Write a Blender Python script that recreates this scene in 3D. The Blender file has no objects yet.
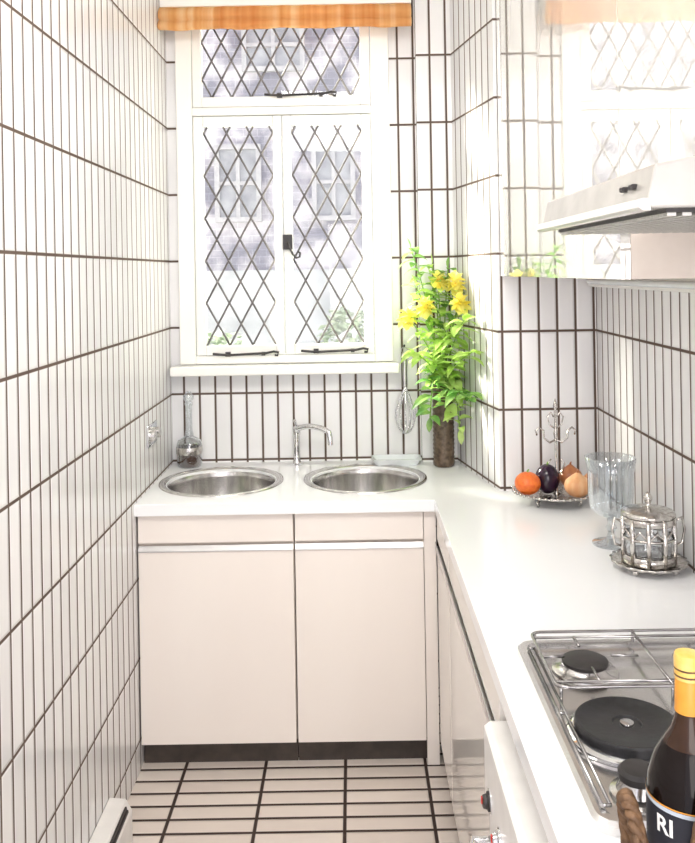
import bpy, bmesh, math, random
from mathutils import Vector, Matrix
random.seed(7)
S = bpy.context.scene
C = S.collection
PI = math.pi
F = 868.0; H = 1.665
ORG = {}

# ------------------------------------------------------------------ materials
def new_mat(name):
    m = bpy.data.materials.new(name); m.use_nodes = True
    nt = m.node_tree; nt.nodes.clear()
    out = nt.nodes.new('ShaderNodeOutputMaterial')
    return m, nt, out

def c4(c): return (c[0], c[1], c[2], 1.0)

def pm(name, c1, c2=None, rough=.4, metal=0., scale=20., bump=0., ior=1.5, coat=0., stretch=(1,1,1), trans=0.):
    m, nt, out = new_mat(name)
    b = nt.nodes.new('ShaderNodeBsdfPrincipled')
    tc = nt.nodes.new('ShaderNodeTexCoord'); mp = nt.nodes.new('ShaderNodeMapping')
    mp.inputs['Scale'].default_value = stretch
    nt.links.new(tc.outputs['Object'], mp.inputs[0])
    n = nt.nodes.new('ShaderNodeTexNoise'); n.inputs['Scale'].default_value = scale; n.inputs['Detail'].default_value = 4
    nt.links.new(mp.outputs[0], n.inputs['Vector'])
    r = nt.nodes.new('ShaderNodeValToRGB')
    r.color_ramp.elements[0].position = .35; r.color_ramp.elements[1].position = .65
    r.color_ramp.elements[0].color = c4(c1); r.color_ramp.elements[1].color = c4(c2 or tuple(x*.94 for x in c1))
    nt.links.new(n.outputs[0], r.inputs[0]); nt.links.new(r.outputs[0], b.inputs['Base Color'])
    b.inputs['Roughness'].default_value = rough; b.inputs['Metallic'].default_value = metal
    b.inputs['IOR'].default_value = ior
    b.inputs['Coat Weight'].default_value = coat; b.inputs['Coat Roughness'].default_value = .03
    if bump:
        bp = nt.nodes.new('ShaderNodeBump'); bp.inputs['Strength'].default_value = bump; bp.inputs['Distance'].default_value = .01
        nt.links.new(n.outputs[0], bp.inputs['Height']); nt.links.new(bp.outputs[0], b.inputs['Normal'])
    if trans:
        t = nt.nodes.new('ShaderNodeBsdfTranslucent'); nt.links.new(r.outputs[0], t.inputs[0])
        mx = nt.nodes.new('ShaderNodeMixShader'); mx.inputs[0].default_value = trans
        nt.links.new(b.outputs[0], mx.inputs[1]); nt.links.new(t.outputs[0], mx.inputs[2]); nt.links.new(mx.outputs[0], out.inputs[0])
    else:
        nt.links.new(b.outputs[0], out.inputs[0])
    return m

def glass_mat(name, tint=(.96,.98,.98), edge=.55, rough=.02, base=.04, blend=.25):
    m, nt, out = new_mat(name)
    t = nt.nodes.new('ShaderNodeBsdfTransparent'); t.inputs[0].default_value = c4(tint)
    g = nt.nodes.new('ShaderNodeBsdfGlossy'); g.inputs['Roughness'].default_value = rough
    g.inputs[0].default_value = c4((.93,.95,.97))
    lw = nt.nodes.new('ShaderNodeLayerWeight'); lw.inputs[0].default_value = blend
    mr = nt.nodes.new('ShaderNodeMath'); mr.operation = 'MULTIPLY_ADD'; mr.inputs[1].default_value = edge; mr.inputs[2].default_value = base
    nt.links.new(lw.outputs['Facing'], mr.inputs[0])
    mx = nt.nodes.new('ShaderNodeMixShader')
    nt.links.new(mr.outputs[0], mx.inputs[0]); nt.links.new(t.outputs[0], mx.inputs[1]); nt.links.new(g.outputs[0], mx.inputs[2])
    nt.links.new(mx.outputs[0], out.inputs[0])
    return m

def tile_mat(name, pu, pv, ou, ov, g, ta, tb, grout, floor=False, rough=.12):
    m, nt, out = new_mat(name)
    N = nt.nodes; L = nt.links
    def mth(op, a, b=None, c=None):
        n = N.new('ShaderNodeMath'); n.operation = op
        for i, v in enumerate((a, b, c)):
            if v is None: continue
            if isinstance(v, (int, float)): n.inputs[i].default_value = v
            else: L.new(v, n.inputs[i])
        return n.outputs[0]
    geo = N.new('ShaderNodeNewGeometry')
    sp = N.new('ShaderNodeSeparateXYZ'); L.new(geo.outputs['Position'], sp.inputs[0])
    if floor:
        u, v = sp.outputs[0], sp.outputs[1]
    else:
        sn = N.new('ShaderNodeSeparateXYZ'); L.new(geo.outputs['True Normal'], sn.inputs[0])
        ax = mth('ABSOLUTE', sn.outputs[0]); sel = mth('GREATER_THAN', ax, .6)
        inv = mth('SUBTRACT', 1.0, sel)
        u = mth('ADD', mth('MULTIPLY', sp.outputs[1], sel), mth('MULTIPLY', sp.outputs[0], inv))
        v = sp.outputs[2]
    cu = mth('DIVIDE', mth('SUBTRACT', u, ou), pu); cv = mth('DIVIDE', mth('SUBTRACT', v, ov), pv)
    fu = mth('FRACT', cu); fv = mth('FRACT', cv)
    du = mth('MULTIPLY', mth('MINIMUM', fu, mth('SUBTRACT', 1.0, fu)), pu)
    dv = mth('MULTIPLY', mth('MINIMUM', fv, mth('SUBTRACT', 1.0, fv)), pv)
    d = mth('MINIMUM', du, dv)
    def ss(a, b):
        n = N.new('ShaderNodeMapRange'); n.interpolation_type = 'SMOOTHSTEP'
        n.inputs['From Min'].default_value = a; n.inputs['From Max'].default_value = b
        L.new(d, n.inputs['Value']); return n.outputs[0]
    mask = ss(g*.5-.0014, g*.5+.0014); hgt = ss(g*.5-.001, g*.5+.006)
    cb = N.new('ShaderNodeCombineXYZ'); L.new(mth('FLOOR', cu), cb.inputs[0]); L.new(mth('FLOOR', cv), cb.inputs[1])
    wn = N.new('ShaderNodeTexWhiteNoise'); wn.noise_dimensions = '3D'; L.new(cb.outputs[0], wn.inputs['Vector'])
    mx = N.new('ShaderNodeMix'); mx.data_type = 'RGBA'
    L.new(wn.outputs['Value'], mx.inputs[0]); mx.inputs[6].default_value = c4(ta); mx.inputs[7].default_value = c4(tb)
    m2 = N.new('ShaderNodeMix'); m2.data_type = 'RGBA'
    L.new(mask, m2.inputs[0]); m2.inputs[6].default_value = c4(grout); L.new(mx.outputs[2], m2.inputs[7])
    b = N.new('ShaderNodeBsdfPrincipled')
    L.new(m2.outputs[2], b.inputs['Base Color'])
    L.new(mth('SUBTRACT', .8, mth('MULTIPLY', mask, .8-rough)), b.inputs['Roughness'])
    nz = N.new('ShaderNodeTexNoise'); nz.inputs['Scale'].default_value = 14; L.new(geo.outputs['Position'], nz.inputs['Vector'])
    hh = mth('ADD', hgt, mth('MULTIPLY', nz.outputs[0], .3))
    bp = N.new('ShaderNodeBump'); bp.inputs['Strength'].default_value = .5; bp.inputs['Distance'].default_value = .003
    L.new(hh, bp.inputs['Height']); L.new(bp.outputs[0], b.inputs['Normal'])
    L.new(b.outputs[0], out.inputs[0])
    return m

def brick_mat(name, c1, c2, mortar, scale):
    m, nt, out = new_mat(name)
    b = nt.nodes.new('ShaderNodeBsdfPrincipled'); b.inputs['Roughness'].default_value = .9
    geo = nt.nodes.new('ShaderNodeNewGeometry'); sp = nt.nodes.new('ShaderNodeSeparateXYZ'); cb = nt.nodes.new('ShaderNodeCombineXYZ')
    nt.links.new(geo.outputs['Position'], sp.inputs[0])
    nt.links.new(sp.outputs[0], cb.inputs[0]); nt.links.new(sp.outputs[2], cb.inputs[1])
    br = nt.nodes.new('ShaderNodeTexBrick'); br.inputs['Scale'].default_value = scale
    br.inputs['Mortar Smooth'].default_value = 1.0
    br.inputs['Color1'].default_value = c4(c1); br.inputs['Color2'].default_value = c4(c2); br.inputs['Mortar'].default_value = c4(mortar)
    nt.links.new(cb.outputs[0], br.inputs['Vector'])
    n = nt.nodes.new('ShaderNodeTexNoise'); n.inputs['Scale'].default_value = 3.0; n.inputs['Detail'].default_value = 5
    nt.links.new(geo.outputs['Position'], n.inputs['Vector'])
    r = nt.nodes.new('ShaderNodeValToRGB'); r.color_ramp.elements[0].position = .42; r.color_ramp.elements[1].position = .60
    r.color_ramp.elements[0].color = (.76,.78,.88,1); r.color_ramp.elements[1].color = (1.8,1.8,1.8,1)
    nt.links.new(n.outputs[0], r.inputs[0])
    mx = nt.nodes.new('ShaderNodeMix'); mx.data_type = 'RGBA'; mx.blend_type = 'MULTIPLY'; mx.inputs[0].default_value = 1
    nt.links.new(br.outputs[0], mx.inputs[6]); nt.links.new(r.outputs[0], mx.inputs[7])
    nt.links.new(mx.outputs[2], b.inputs['Base Color']); nt.links.new(b.outputs[0], out.inputs[0])
    return m

M = {}
M['wall'] = tile_mat('wall_tiles', .0635, .27, 0.0075, 0.10, .0086, (.88,.875,.875), (.81,.805,.81), (.11,.072,.054))
M['floor'] = tile_mat('floor_tiles', .27, .0675, -.05, 0.02, .011, (.79,.71,.645), (.68,.60,.54), (.035,.018,.014), floor=True, rough=.3)
M['plaster'] = pm('plaster', (.85,.84,.82), rough=.8)
M['paint'] = pm('white_gloss_paint', (.95,.94,.90), (.93,.92,.88), rough=.22, scale=6)
M['worktop'] = pm('white_laminate', (.95,.96,.97), (.93,.94,.95), rough=.14, scale=3)
M['front'] = pm('cream_laminate', (.92,.855,.795), (.90,.83,.77), rough=.25, scale=3, stretch=(1,1,.2))
M['gloss'] = pm('gloss_white', (.95,.935,.89), (.94,.925,.88), rough=.015, scale=2, ior=2.0, metal=.55)
M['baseg'] = pm('gloss_white_base', (.88,.84,.79), (.86,.82,.77), rough=.08, scale=2, ior=1.6)
M['carcass'] = pm('carcass_board', (.82,.73,.65), (.78,.69,.61), rough=.5)
M['kick'] = pm('dark_plinth', (.045,.035,.03), (.07,.055,.045), rough=.4)
M['alu'] = pm('aluminium', (.66,.65,.65), (.56,.55,.56), rough=.32, metal=1, scale=30, stretch=(.1,1,1))
M['steel'] = pm('stainless', (.70,.68,.66), (.52,.51,.50), rough=.2, metal=1, scale=40, stretch=(1,1,.05))
M['hobsteel'] = pm('hob_steel', (.84,.83,.82), (.72,.71,.71), rough=.2, metal=1, scale=14)
M['rod'] = pm('rod_steel', (.50,.49,.49), (.34,.33,.33), rough=.2, metal=1)
M['chrome'] = pm('chrome', (.80,.80,.81), (.72,.72,.74), rough=.06, metal=1)
M['silver'] = pm('old_silver', (.72,.70,.67), (.45,.42,.39), rough=.16, metal=1, scale=60, bump=.25)
M['black'] = pm('black_iron', (.02,.018,.018), (.035,.03,.03), rough=.45, scale=40)
M['plate'] = pm('cast_iron', (.012,.012,.013), (.02,.02,.022), rough=.38, scale=80, bump=.05)
M['lead'] = pm('lead_came', (.12,.11,.11), (.20,.185,.18), rough=.6, metal=0)
M['glass'] = glass_mat('window_glass', (.98,.985,.98), .2, base=.02)
M['jar_glass'] = glass_mat('clear_glass', (.88,.90,.91), 1.0, base=.10, blend=.35)
M['dark_glass'] = pm('dark_bottle_glass', (.005,.003,.003), (.008,.004,.003), rough=.1, ior=1.3)
M['amber_glass'] = pm('amber_neck_glass', (.05,.02,.008), (.03,.012,.005), rough=.08, ior=1.4)
M['gold'] = pm('gold_foil', (.82,.38,.05), (.68,.28,.03), rough=.4)
M['yellow_cap'] = pm('yellow_cap', (.84,.50,.09), (.90,.62,.20), rough=.35, scale=60)
M['label'] = pm('black_label', (.010,.011,.02), rough=.6)
M['pale'] = pm('pale_label_band', (.55,.60,.66), (.48,.54,.62), rough=.5)
M['letter'] = pm('white_print', (.92,.92,.90), rough=.5)
M['red'] = pm('red_enamel', (.6,.03,.02), rough=.3)
M['wicker'] = pm('wicker', (.21,.115,.055), (.09,.045,.02), rough=.6, scale=90, bump=.6)
M['orange'] = pm('orange_peel', (.85,.20,.03), (.75,.13,.02), rough=.4, scale=90, bump=.25)
M['aub'] = pm('aubergine_skin', (.018,.008,.02), (.03,.01,.03), rough=.12)
M['onion'] = pm('onion_skin', (.68,.32,.14), (.76,.46,.25), rough=.35, scale=12, stretch=(4,4,.4))
M['onion2'] = pm('dark_onion_skin', (.36,.12,.05), (.5,.2,.08), rough=.3, scale=12, stretch=(4,4,.4))
M['stemgreen'] = pm('green_stem', (.26,.44,.10), (.18,.32,.06), rough=.5)
M['leaf'] = pm('leaf_green', (.42,.64,.12), (.62,.80,.28), rough=.4, scale=18, trans=.5)
M['leaf2'] = pm('leaf_dark', (.12,.32,.07), (.34,.55,.15), rough=.4, scale=18, trans=.45)
M['petal'] = pm('yellow_petal', (.99,.94,.34), (.98,.88,.16), rough=.5, scale=30, trans=.45)
M['pollen'] = pm('flower_centre', (.90,.62,.08), rough=.7)
M['vase'] = pm('brown_vase', (.055,.035,.022), (.16,.11,.07), rough=.35, scale=60, bump=.5)
M['porcelain'] = pm('porcelain', (.82,.86,.88), rough=.15)
M['amber'] = pm('dark_liquid', (.06,.03,.02), (.09,.045,.03), rough=.15)
M['heater'] = pm('heater_enamel', (.86,.84,.81), rough=.35)
M['hood'] = pm('hood_enamel', (.58,.56,.52), (.52,.50,.465), rough=.26, metal=.45)
M['lip'] = pm('hood_lip', (.82,.80,.76), rough=.2, metal=.25)
M['mesh'] = pm('hood_filter', (.50,.49,.46), (.62,.61,.58), rough=.4, metal=.5, scale=200)
M['brick'] = brick_mat('hazed_brick', (.245,.235,.255), (.285,.27,.285), (.35,.34,.355), 3.4)  # outdoor haze mixed into the muted, low-contrast brick colours
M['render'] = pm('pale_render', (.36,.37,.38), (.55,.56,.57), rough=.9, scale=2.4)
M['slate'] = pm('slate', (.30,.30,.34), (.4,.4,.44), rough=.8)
M['wood'] = pm('far_frame', (.36,.355,.37), (.42,.41,.425), rough=.8)  # frame and pane greys drawn close together to paint in haze
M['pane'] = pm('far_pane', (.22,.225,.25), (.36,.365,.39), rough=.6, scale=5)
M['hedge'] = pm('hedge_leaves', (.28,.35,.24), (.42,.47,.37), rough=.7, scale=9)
M['paving'] = pm('paving', (.6,.6,.58), (.5,.5,.5), rough=.9, scale=3)

def blind_mat():
    m, nt, out = new_mat('woven_orange')
    b = nt.nodes.new('ShaderNodeBsdfPrincipled'); b.inputs['Roughness'].default_value = .9
    geo = nt.nodes.new('ShaderNodeNewGeometry'); mp = nt.nodes.new('ShaderNodeMapping'); mp.inputs['Scale'].default_value = (1, 0, .02)
    nt.links.new(geo.outputs['Position'], mp.inputs[0])
    n = nt.nodes.new('ShaderNodeTexNoise'); n.inputs['Scale'].default_value = 26; n.inputs['Detail'].default_value = 2
    nt.links.new(mp.outputs[0], n.inputs['Vector'])
    r = nt.nodes.new('ShaderNodeValToRGB')
    e = r.color_ramp.elements; e[0].position = .32; e[0].color = (.74,.32,.10,1); e[1].position = .68; e[1].color = (.92,.66,.36,1)
    k = e.new(.5); k.color = (.84,.46,.18,1)
    nt.links.new(n.outputs[0], r.inputs[0]); nt.links.new(r.outputs[0], b.inputs['Base Color'])
    wv = nt.nodes.new('ShaderNodeTexWave'); wv.bands_direction = 'Z'; wv.inputs['Scale'].default_value = 90
    nt.links.new(geo.outputs['Position'], wv.inputs['Vector'])
    bp = nt.nodes.new('ShaderNodeBump'); bp.inputs['Strength'].default_value = .4; bp.inputs['Distance'].default_value = .002
    nt.links.new(wv.outputs[1], bp.inputs['Height']); nt.links.new(bp.outputs[0], b.inputs['Normal'])
    t = nt.nodes.new('ShaderNodeBsdfTranslucent'); nt.links.new(r.outputs[0], t.inputs[0])
    mx = nt.nodes.new('ShaderNodeMixShader'); mx.inputs[0].default_value = .4
    nt.links.new(b.outputs[0], mx.inputs[1]); nt.links.new(t.outputs[0], mx.inputs[2]); nt.links.new(mx.outputs[0], out.inputs[0])
    return m
M['blind'] = blind_mat()

# ------------------------------------------------------------------ geometry helpers
def bx(bm, x0, x1, y0, y1, z0, z1):
    v = [bm.verts.new(p) for p in ((x0,y0,z0),(x1,y0,z0),(x1,y1,z0),(x0,y1,z0),(x0,y0,z1),(x1,y0,z1),(x1,y1,z1),(x0,y1,z1))]
    for f in ((0,3,2,1),(4,5,6,7),(0,1,5,4),(1,2,6,5),(2,3,7,6),(3,0,4,7)): bm.faces.new([v[i] for i in f])

def prism(bm, pts, z0, z1):
    a = [bm.verts.new((p[0],p[1],z0)) for p in pts]; b = [bm.verts.new((p[0],p[1],z1)) for p in pts]
    n = len(pts)
    bm.faces.new(a[::-1]); bm.faces.new(b)
    for i in range(n): bm.faces.new((a[i],a[(i+1)%n],b[(i+1)%n],b[i]))

def yprism(bm, pr, ya, yb):
    A = [bm.verts.new((x,ya,z)) for x, z in pr]; B = [bm.verts.new((x,yb,z)) for x, z in pr]; n = len(pr)
    bm.faces.new(A); bm.faces.new(B[::-1])
    for i in range(n): bm.faces.new((A[i],B[i],B[(i+1)%n],A[(i+1)%n]))

def tube(bm, pts, r, seg=8, closed=False):
    pts = [Vector(p) for p in pts]; n = len(pts)
    rs = r if isinstance(r, (list,tuple)) else [r]*n
    rings = []; up = None
    for i, p in enumerate(pts):
        a = pts[(i-1)%n] if (closed or i > 0) else p; b = pts[(i+1)%n] if (closed or i < n-1) else p
        t = (b-a).normalized()
        if up is None:
            up = Vector((0,0,1)) if abs(t.z) < .9 else Vector((1,0,0))
        s = t.cross(up)
        if s.length < 1e-5: s = t.cross(Vector((0,1,0)))
        s.normalize(); up = s.cross(t).normalized()
        rings.append([bm.verts.new(p + (s*math.cos(2*PI*k/seg) + up*math.sin(2*PI*k/seg))*rs[i]) for k in range(seg)])
    m = n if closed else n-1
    for i in range(m):
        A, B = rings[i], rings[(i+1)%n]
        for k in range(seg): bm.faces.new((A[k],A[(k+1)%seg],B[(k+1)%seg],B[k]))
    if not closed:
        bm.faces.new(rings[0][::-1]); bm.faces.new(rings[-1])

def lathe(bm, prof, c=(0,0,0), seg=32, cap0=True, cap1=True, axis='Z', flute=0., nf=0):
    rings = []
    for (r, h) in prof:
        ring = []
        for k in range(seg):
            a = 2*PI*k/seg; rr = r*(1+flute*math.cos(nf*a)) if nf else r
            q = (rr*math.cos(a), rr*math.sin(a), h)
            if axis == 'X': q = (h, rr*math.cos(a), rr*math.sin(a))
            if axis == 'Y': q = (rr*math.sin(a), h, rr*math.cos(a))
            ring.append(bm.verts.new((c[0]+q[0], c[1]+q[1], c[2]+q[2])))
        rings.append(ring)
    for A, B in zip(rings, rings[1:]):
        for k in range(seg): bm.faces.new((A[k],A[(k+1)%seg],B[(k+1)%seg],B[k]))
    if cap0: bm.faces.new(rings[0][::-1])
    if cap1: bm.faces.new(rings[-1])

def arc(c, r, a0, a1, n, plane='XZ'):
    o = []
    for i in range(n+1):
        a = math.radians(a0+(a1-a0)*i/n); p = r*math.cos(a); q = r*math.sin(a)
        if plane == 'XZ': o.append((c[0]+p, c[1], c[2]+q))
        elif plane == 'YZ': o.append((c[0], c[1]+p, c[2]+q))
        else: o.append((c[0]+p, c[1]+q, c[2]))
    return o

def leaf(bm, base, d, ln, w, droop=.3, n=4):
    d = Vector(d).normalized(); side = d.cross(Vector((0,0,1)))
    if side.length < .1: side = Vector((1,0,0))
    side.normalize(); side = (side + Vector((random.uniform(-.3,.3),random.uniform(-.3,.3),random.uniform(-.4,.4)))).normalized()
    base = Vector(base); prev = None
    for i in range(n+1):
        t = i/n; ww = w*math.sin(PI*min(1,.06+t*.94))**.8*.5
        c = base + d*ln*t - Vector((0,0,1))*droop*ln*t*t
        nn = side.cross(d).normalized()*ww*.25
        cur = [bm.verts.new(c-side*ww+nn), bm.verts.new(c), bm.verts.new(c+side*ww+nn)]
        if prev:
            bm.faces.new((prev[0],prev[1],cur[1],cur[0])); bm.faces.new((prev[1],prev[2],cur[2],cur[1]))
        prev = cur

def origin(p):
    return ORG.get(p.name, Vector((0,0,0))) if p else Vector((0,0,0))

def obj(name, bm, mat, parent=None, smooth=False, bevel=0., label=None):
    o_ = origin(parent)
    if parent: bmesh.ops.translate(bm, verts=bm.verts, vec=-o_)
    bmesh.ops.recalc_face_normals(bm, faces=bm.faces)
    me = bpy.data.meshes.new(name); bm.to_mesh(me); bm.free()
    me.materials.append(mat)
    if smooth:
        for p in me.polygons: p.use_smooth = True
    o = bpy.data.objects.new(name, me); C.objects.link(o)
    if parent: o.parent = parent
    ORG[o.name] = o_
    if bevel:
        md = o.modifiers.new('bevel', 'BEVEL'); md.width = bevel; md.segments = 2; md.limit_method = 'ANGLE'
    if smooth == 'auto':
        md = o.modifiers.new('edges', 'EDGE_SPLIT'); md.split_angle = math.radians(40)
    if label: o['label'] = label
    return o

def thing(name, label, cat, loc=(0,0,0), group=None):
    o = bpy.data.objects.new(name, None); C.objects.link(o); o.location = loc
    o.empty_display_size = .05
    o['label'] = label; o['category'] = cat
    if group: o['group'] = group
    ORG[o.name] = Vector(loc)
    return o
def tag(o, label, cat, group=None):
    o['label'] = label; o['category'] = cat
    if group: o['group'] = group
    return o
def struct(name, bm, mat, bevel=0., parent=None):
    o = obj(name, bm, mat, parent, bevel=bevel); o['kind'] = 'structure'; return o
def nb(): return bmesh.new()

# ------------------------------------------------------------------ setting
XL, XR, YB, YP, ZC = -.74, .84, 3.53, 3.0, 2.85
XF = .264
bm = nb(); bx(bm, XL-.12, XR+.12, -.7, YB+.17, -.1, 0); struct('floor', bm, M['floor'])
bm = nb(); bx(bm, XL-.12, XR+.12, -.7, YB+.17, ZC, ZC+.1); struct('ceiling', bm, M['plaster'])
bm = nb(); bx(bm, XL-.12, XL, -.7, YB+.17, 0, ZC); struct('wall_left', bm, M['wall'])
bm = nb()
OX0, OX1, OZ0, OZ1 = -.645, .105, 1.30, 2.74
bx(bm, XL, OX0, YB, YB+.17, 0, ZC); bx(bm, OX1, .27, YB, YB+.17, 0, ZC)
bx(bm, OX0, OX1, YB, YB+.17, 0, OZ0); bx(bm, OX0, OX1, YB, YB+.17, OZ1, ZC)
struct('wall_back', bm, M['wall'])
bm = nb(); bx(bm, XR, XR+.12, -.7, YP, 0, ZC); struct('wall_right', bm, M['wall'])
bm = nb(); prism(bm, [(.5,3.0),(XR+.12,3.0),(XR+.12,3.70),(.27,3.70),(.27,3.48),(.41,3.48)], 0, ZC)
struct('wall_corner', bm, M['wall'])

# window
w = bpy.data.objects.new('window_1', None); C.objects.link(w); w['kind'] = 'structure'; ORG[w.name] = Vector((0,0,0))
w.empty_display_size = .05
bm = nb()
fx0, fx1, fz0, fz1 = -.70, .162, 1.302, 2.745
y0, y1 = 3.50, 3.56
bx(bm, fx0, -.635, y0, y1-.03, fz0, fz1); bx(bm, .088, fx1, y0, y1-.03, fz0, fz1)
bx(bm, -.635, .088, y0, y1, fz0, 1.335); bx(bm, -.635, .088, y0, y1, 2.305, 2.338); bx(bm, -.635, .088, y0, y1, 2.715, fz1)
obj('window_frame', bm, M['paint'], w, bevel=.004)
bm = nb(); bx(bm, -.728, .182, 3.43, 3.60, 1.262, 1.300); obj('window_sill', bm, M['paint'], w, bevel=.006)

def lattice(x0, x1, z0, z1, y, pw, ph, r=.0044):
    bm = nb(); k = ph/pw
    cx = (x0+x1)/2
    for s in (1, -1):
        for i in range(-16, 17):
            c = cx + (i+.5)*pw
            P = []
            for x in (x0, x1):
                z = z0 + s*k*(x-c)
                if z0 <= z <= z1: P.append((x, z))
            for z in (z0, z1):
                x = c + s*(z-z0)/k
                if x0 < x < x1: P.append((x, z))
            P = sorted(set((round(a,5), round(b,5)) for a, b in P))
            if len(P) >= 2:
                a, b = P[0], P[-1]
                if math.hypot(a[0]-b[0], a[1]-b[1]) > .01:
                    tube(bm, [(a[0], y + s*.0008, a[1]), (b[0], y + s*.0008, b[1])], r, 6)
    return bm

def sash(X0, X1, Z0, Z1, gx0, gx1, gz0, gz1, name, pw=.0935, ph=.172):
    bm = nb(); ya, yb = 3.508, 3.548
    bx(bm, X0, gx0, ya, yb, Z0, Z1); bx(bm, gx1, X1, ya, yb, Z0, Z1)
    bx(bm, gx0, gx1, ya, yb, Z0, gz0); bx(bm, gx0, gx1, ya, yb, gz1, Z1)
    o = obj(name, bm, M['paint'], w, bevel=.004)
    bm = nb(); bx(bm, gx0-.003, gx1+.003, 3.531, 3.534, gz0-.003, gz1+.003); obj('glass', bm, M['glass'], o)
    obj('lead_lattice', lattice(gx0, gx1, gz0, gz1, 3.525, pw, ph), M['lead'], o, smooth=True)
    return o
cl = sash(-.633, -.276, 1.337, 2.303, -.595, -.311, 1.376, 2.262, 'casement')
cr = sash(-.272, .086, 1.337, 2.303, -.2375, .047, 1.376, 2.262, 'casement')
cu = sash(-.633, .086, 2.340, 2.713, -.596, .046, 2.381, 2.69, 'top_light', .0803, .150)
bm = nb(); bx(bm, -.276, -.238, 3.494, 3.507, 1.76, 1.82)
tube(bm, [(-.257,3.488,1.79),(-.25,3.475,1.77),(-.235,3.472,1.74),(-.22,3.472,1.725),(-.208,3.472,1.73),(-.206,3.472,1.745),(-.214,3.472,1.75)], .0045, 8)
obj('latch', bm, M['black'], cr, smooth='auto')
def stay(xa, xb, z, par):
    bm = nb(); tube(bm, [(xa,3.49,z),(xa+.06,3.488,z-.006),(xb-.05,3.488,z),(xb-.02,3.488,z+.006),(xb,3.488,z+.002),(xb-.004,3.488,z-.01),(xb-.016,3.488,z-.008)], .005, 8)
    bx(bm, xa+.05, xa+.07, 3.49, 3.508, z-.012, z+.006); bx(bm, xb-.07, xb-.055, 3.49, 3.508, z-.01, z+.004)
    obj('casement_stay', bm, M['black'], par, smooth='auto')
stay(-.565, -.30, 1.345, cl); stay(-.21, .06, 1.352, cr); stay(-.34, -.05, 2.385, cu)

bm = nb(); bx(bm, -8, 8, 3.71, 16, -.06, -.01); struct('ground', bm, M['paving'])

# ------------------------------------------------------------------ outside
h = thing('house', 'hazy brick house with pale ground floor seen through the leaded window', 'house', (-1, 9, -.01))
bm = nb(); bx(bm, -6, 5, 9, 9.4, 1.70, 4.6); obj('brick_wall', bm, M['brick'], h)
bm = nb(); bx(bm, -6, 5, 8.96, 9.4, -.01, 1.70); obj('ground_floor_wall', bm, M['render'], h)
for (xa, xb, za, zb) in ((-1.40,-.92,2.2,3.0),(-.40,.05,2.2,3.0),(-1.1,-.45,3.75,4.3)):
    xm, zm = (xa+xb)/2, (za+zb)/2
    bm = nb(); bx(bm, xa, xa+.05, 8.93, 8.999, za, zb); bx(bm, xb-.05, xb, 8.93, 8.999, za, zb)
    bx(bm, xa+.05, xb-.05, 8.93, 8.999, za, za+.05); bx(bm, xa+.05, xb-.05, 8.93, 8.999, zb-.05, zb)
    bx(bm, xm-.02, xm+.02, 8.94, 8.969, za+.05, zb-.05)
    bx(bm, xa+.05, xm-.02, 8.945, 8.969, zm-.02, zm+.02); bx(bm, xm+.02, xb-.05, 8.945, 8.969, zm-.02, zm+.02)
    f = obj('window', bm, M['wood'], h)
    bm = nb(); bx(bm, xa+.05, xb-.05, 8.97, 8.998, za+.05, zb-.05); obj('pane', bm, M['pane'], f)
bm = nb(); bx(bm, -6.1, 5.1, 8.8, 9.5, 4.6, 4.75); obj('roof', bm, M['slate'], h)
def bush(x, y, rx, hz, lab, nm='shrub'):
    t = thing(nm, lab, 'shrub', (x, y, -.01), 'shrubs outside the window')
    bm = nb(); rr = random.Random(int(x*100))
    for i in range(700):
        a = rr.uniform(0, 2*PI); q = rr.uniform(.3, 1)**.5; zz = rr.uniform(.12, 1)
        rad = rx*(1-.55*zz*zz)*q
        p = (x+rad*math.cos(a), y+rad*.7*math.sin(a), hz*zz)
        leaf(bm, p, (rr.uniform(-1,1), rr.uniform(-1,1), rr.uniform(-.2,1)), .11, .06, n=2)
    obj('foliage', bm, M['hedge'], t)
    bm = nb(); tube(bm, [(x,y,-.01),(x+.03,y,hz*.4),(x,y,hz*.8)], [.04,.03,.01]); obj('stem', bm, M['wicker'], t)
bush(-1.0, 6.2, .40, 1.22, 'pale green shrub outside, behind the left casement')
bush(-.02, 7.1, .40, 1.34, 'taller pale green shrub outside, behind the right casement')

# ------------------------------------------------------------------ blind
t = thing('roman_blind', 'orange woven blind drawn up at the top of the window', 'blind', (-.245, 3.45, 2.60))
bm = nb(); bx(bm, -.737, .25, 3.40, 3.528, 2.716, 2.76); obj('headrail', bm, M['paint'], t, bevel=.003)
prof = [(3.41,2.716),(3.388,2.704),(3.372,2.685),(3.374,2.667),(3.388,2.660),(3.374,2.652),(3.362,2.635),(3.366,2.625),(3.385,2.620),(3.405,2.625),(3.41,2.647),(3.41,2.70)]
bm = nb(); rows = []
nx = 80
for i in range(nx+1):
    x = -.737 + .985*i/nx
    rows.append([bm.verts.new((x, a + .004*math.sin(x*55), b + (.0025*math.sin(x*23+1) if b < 2.66 else 0))) for a, b in prof])
for A, B in zip(rows, rows[1:]):
    for k in range(len(prof)-1): bm.faces.new((A[k],A[k+1],B[k+1],B[k]))
obj('cloth', bm, M['blind'], t, smooth=True)

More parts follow.
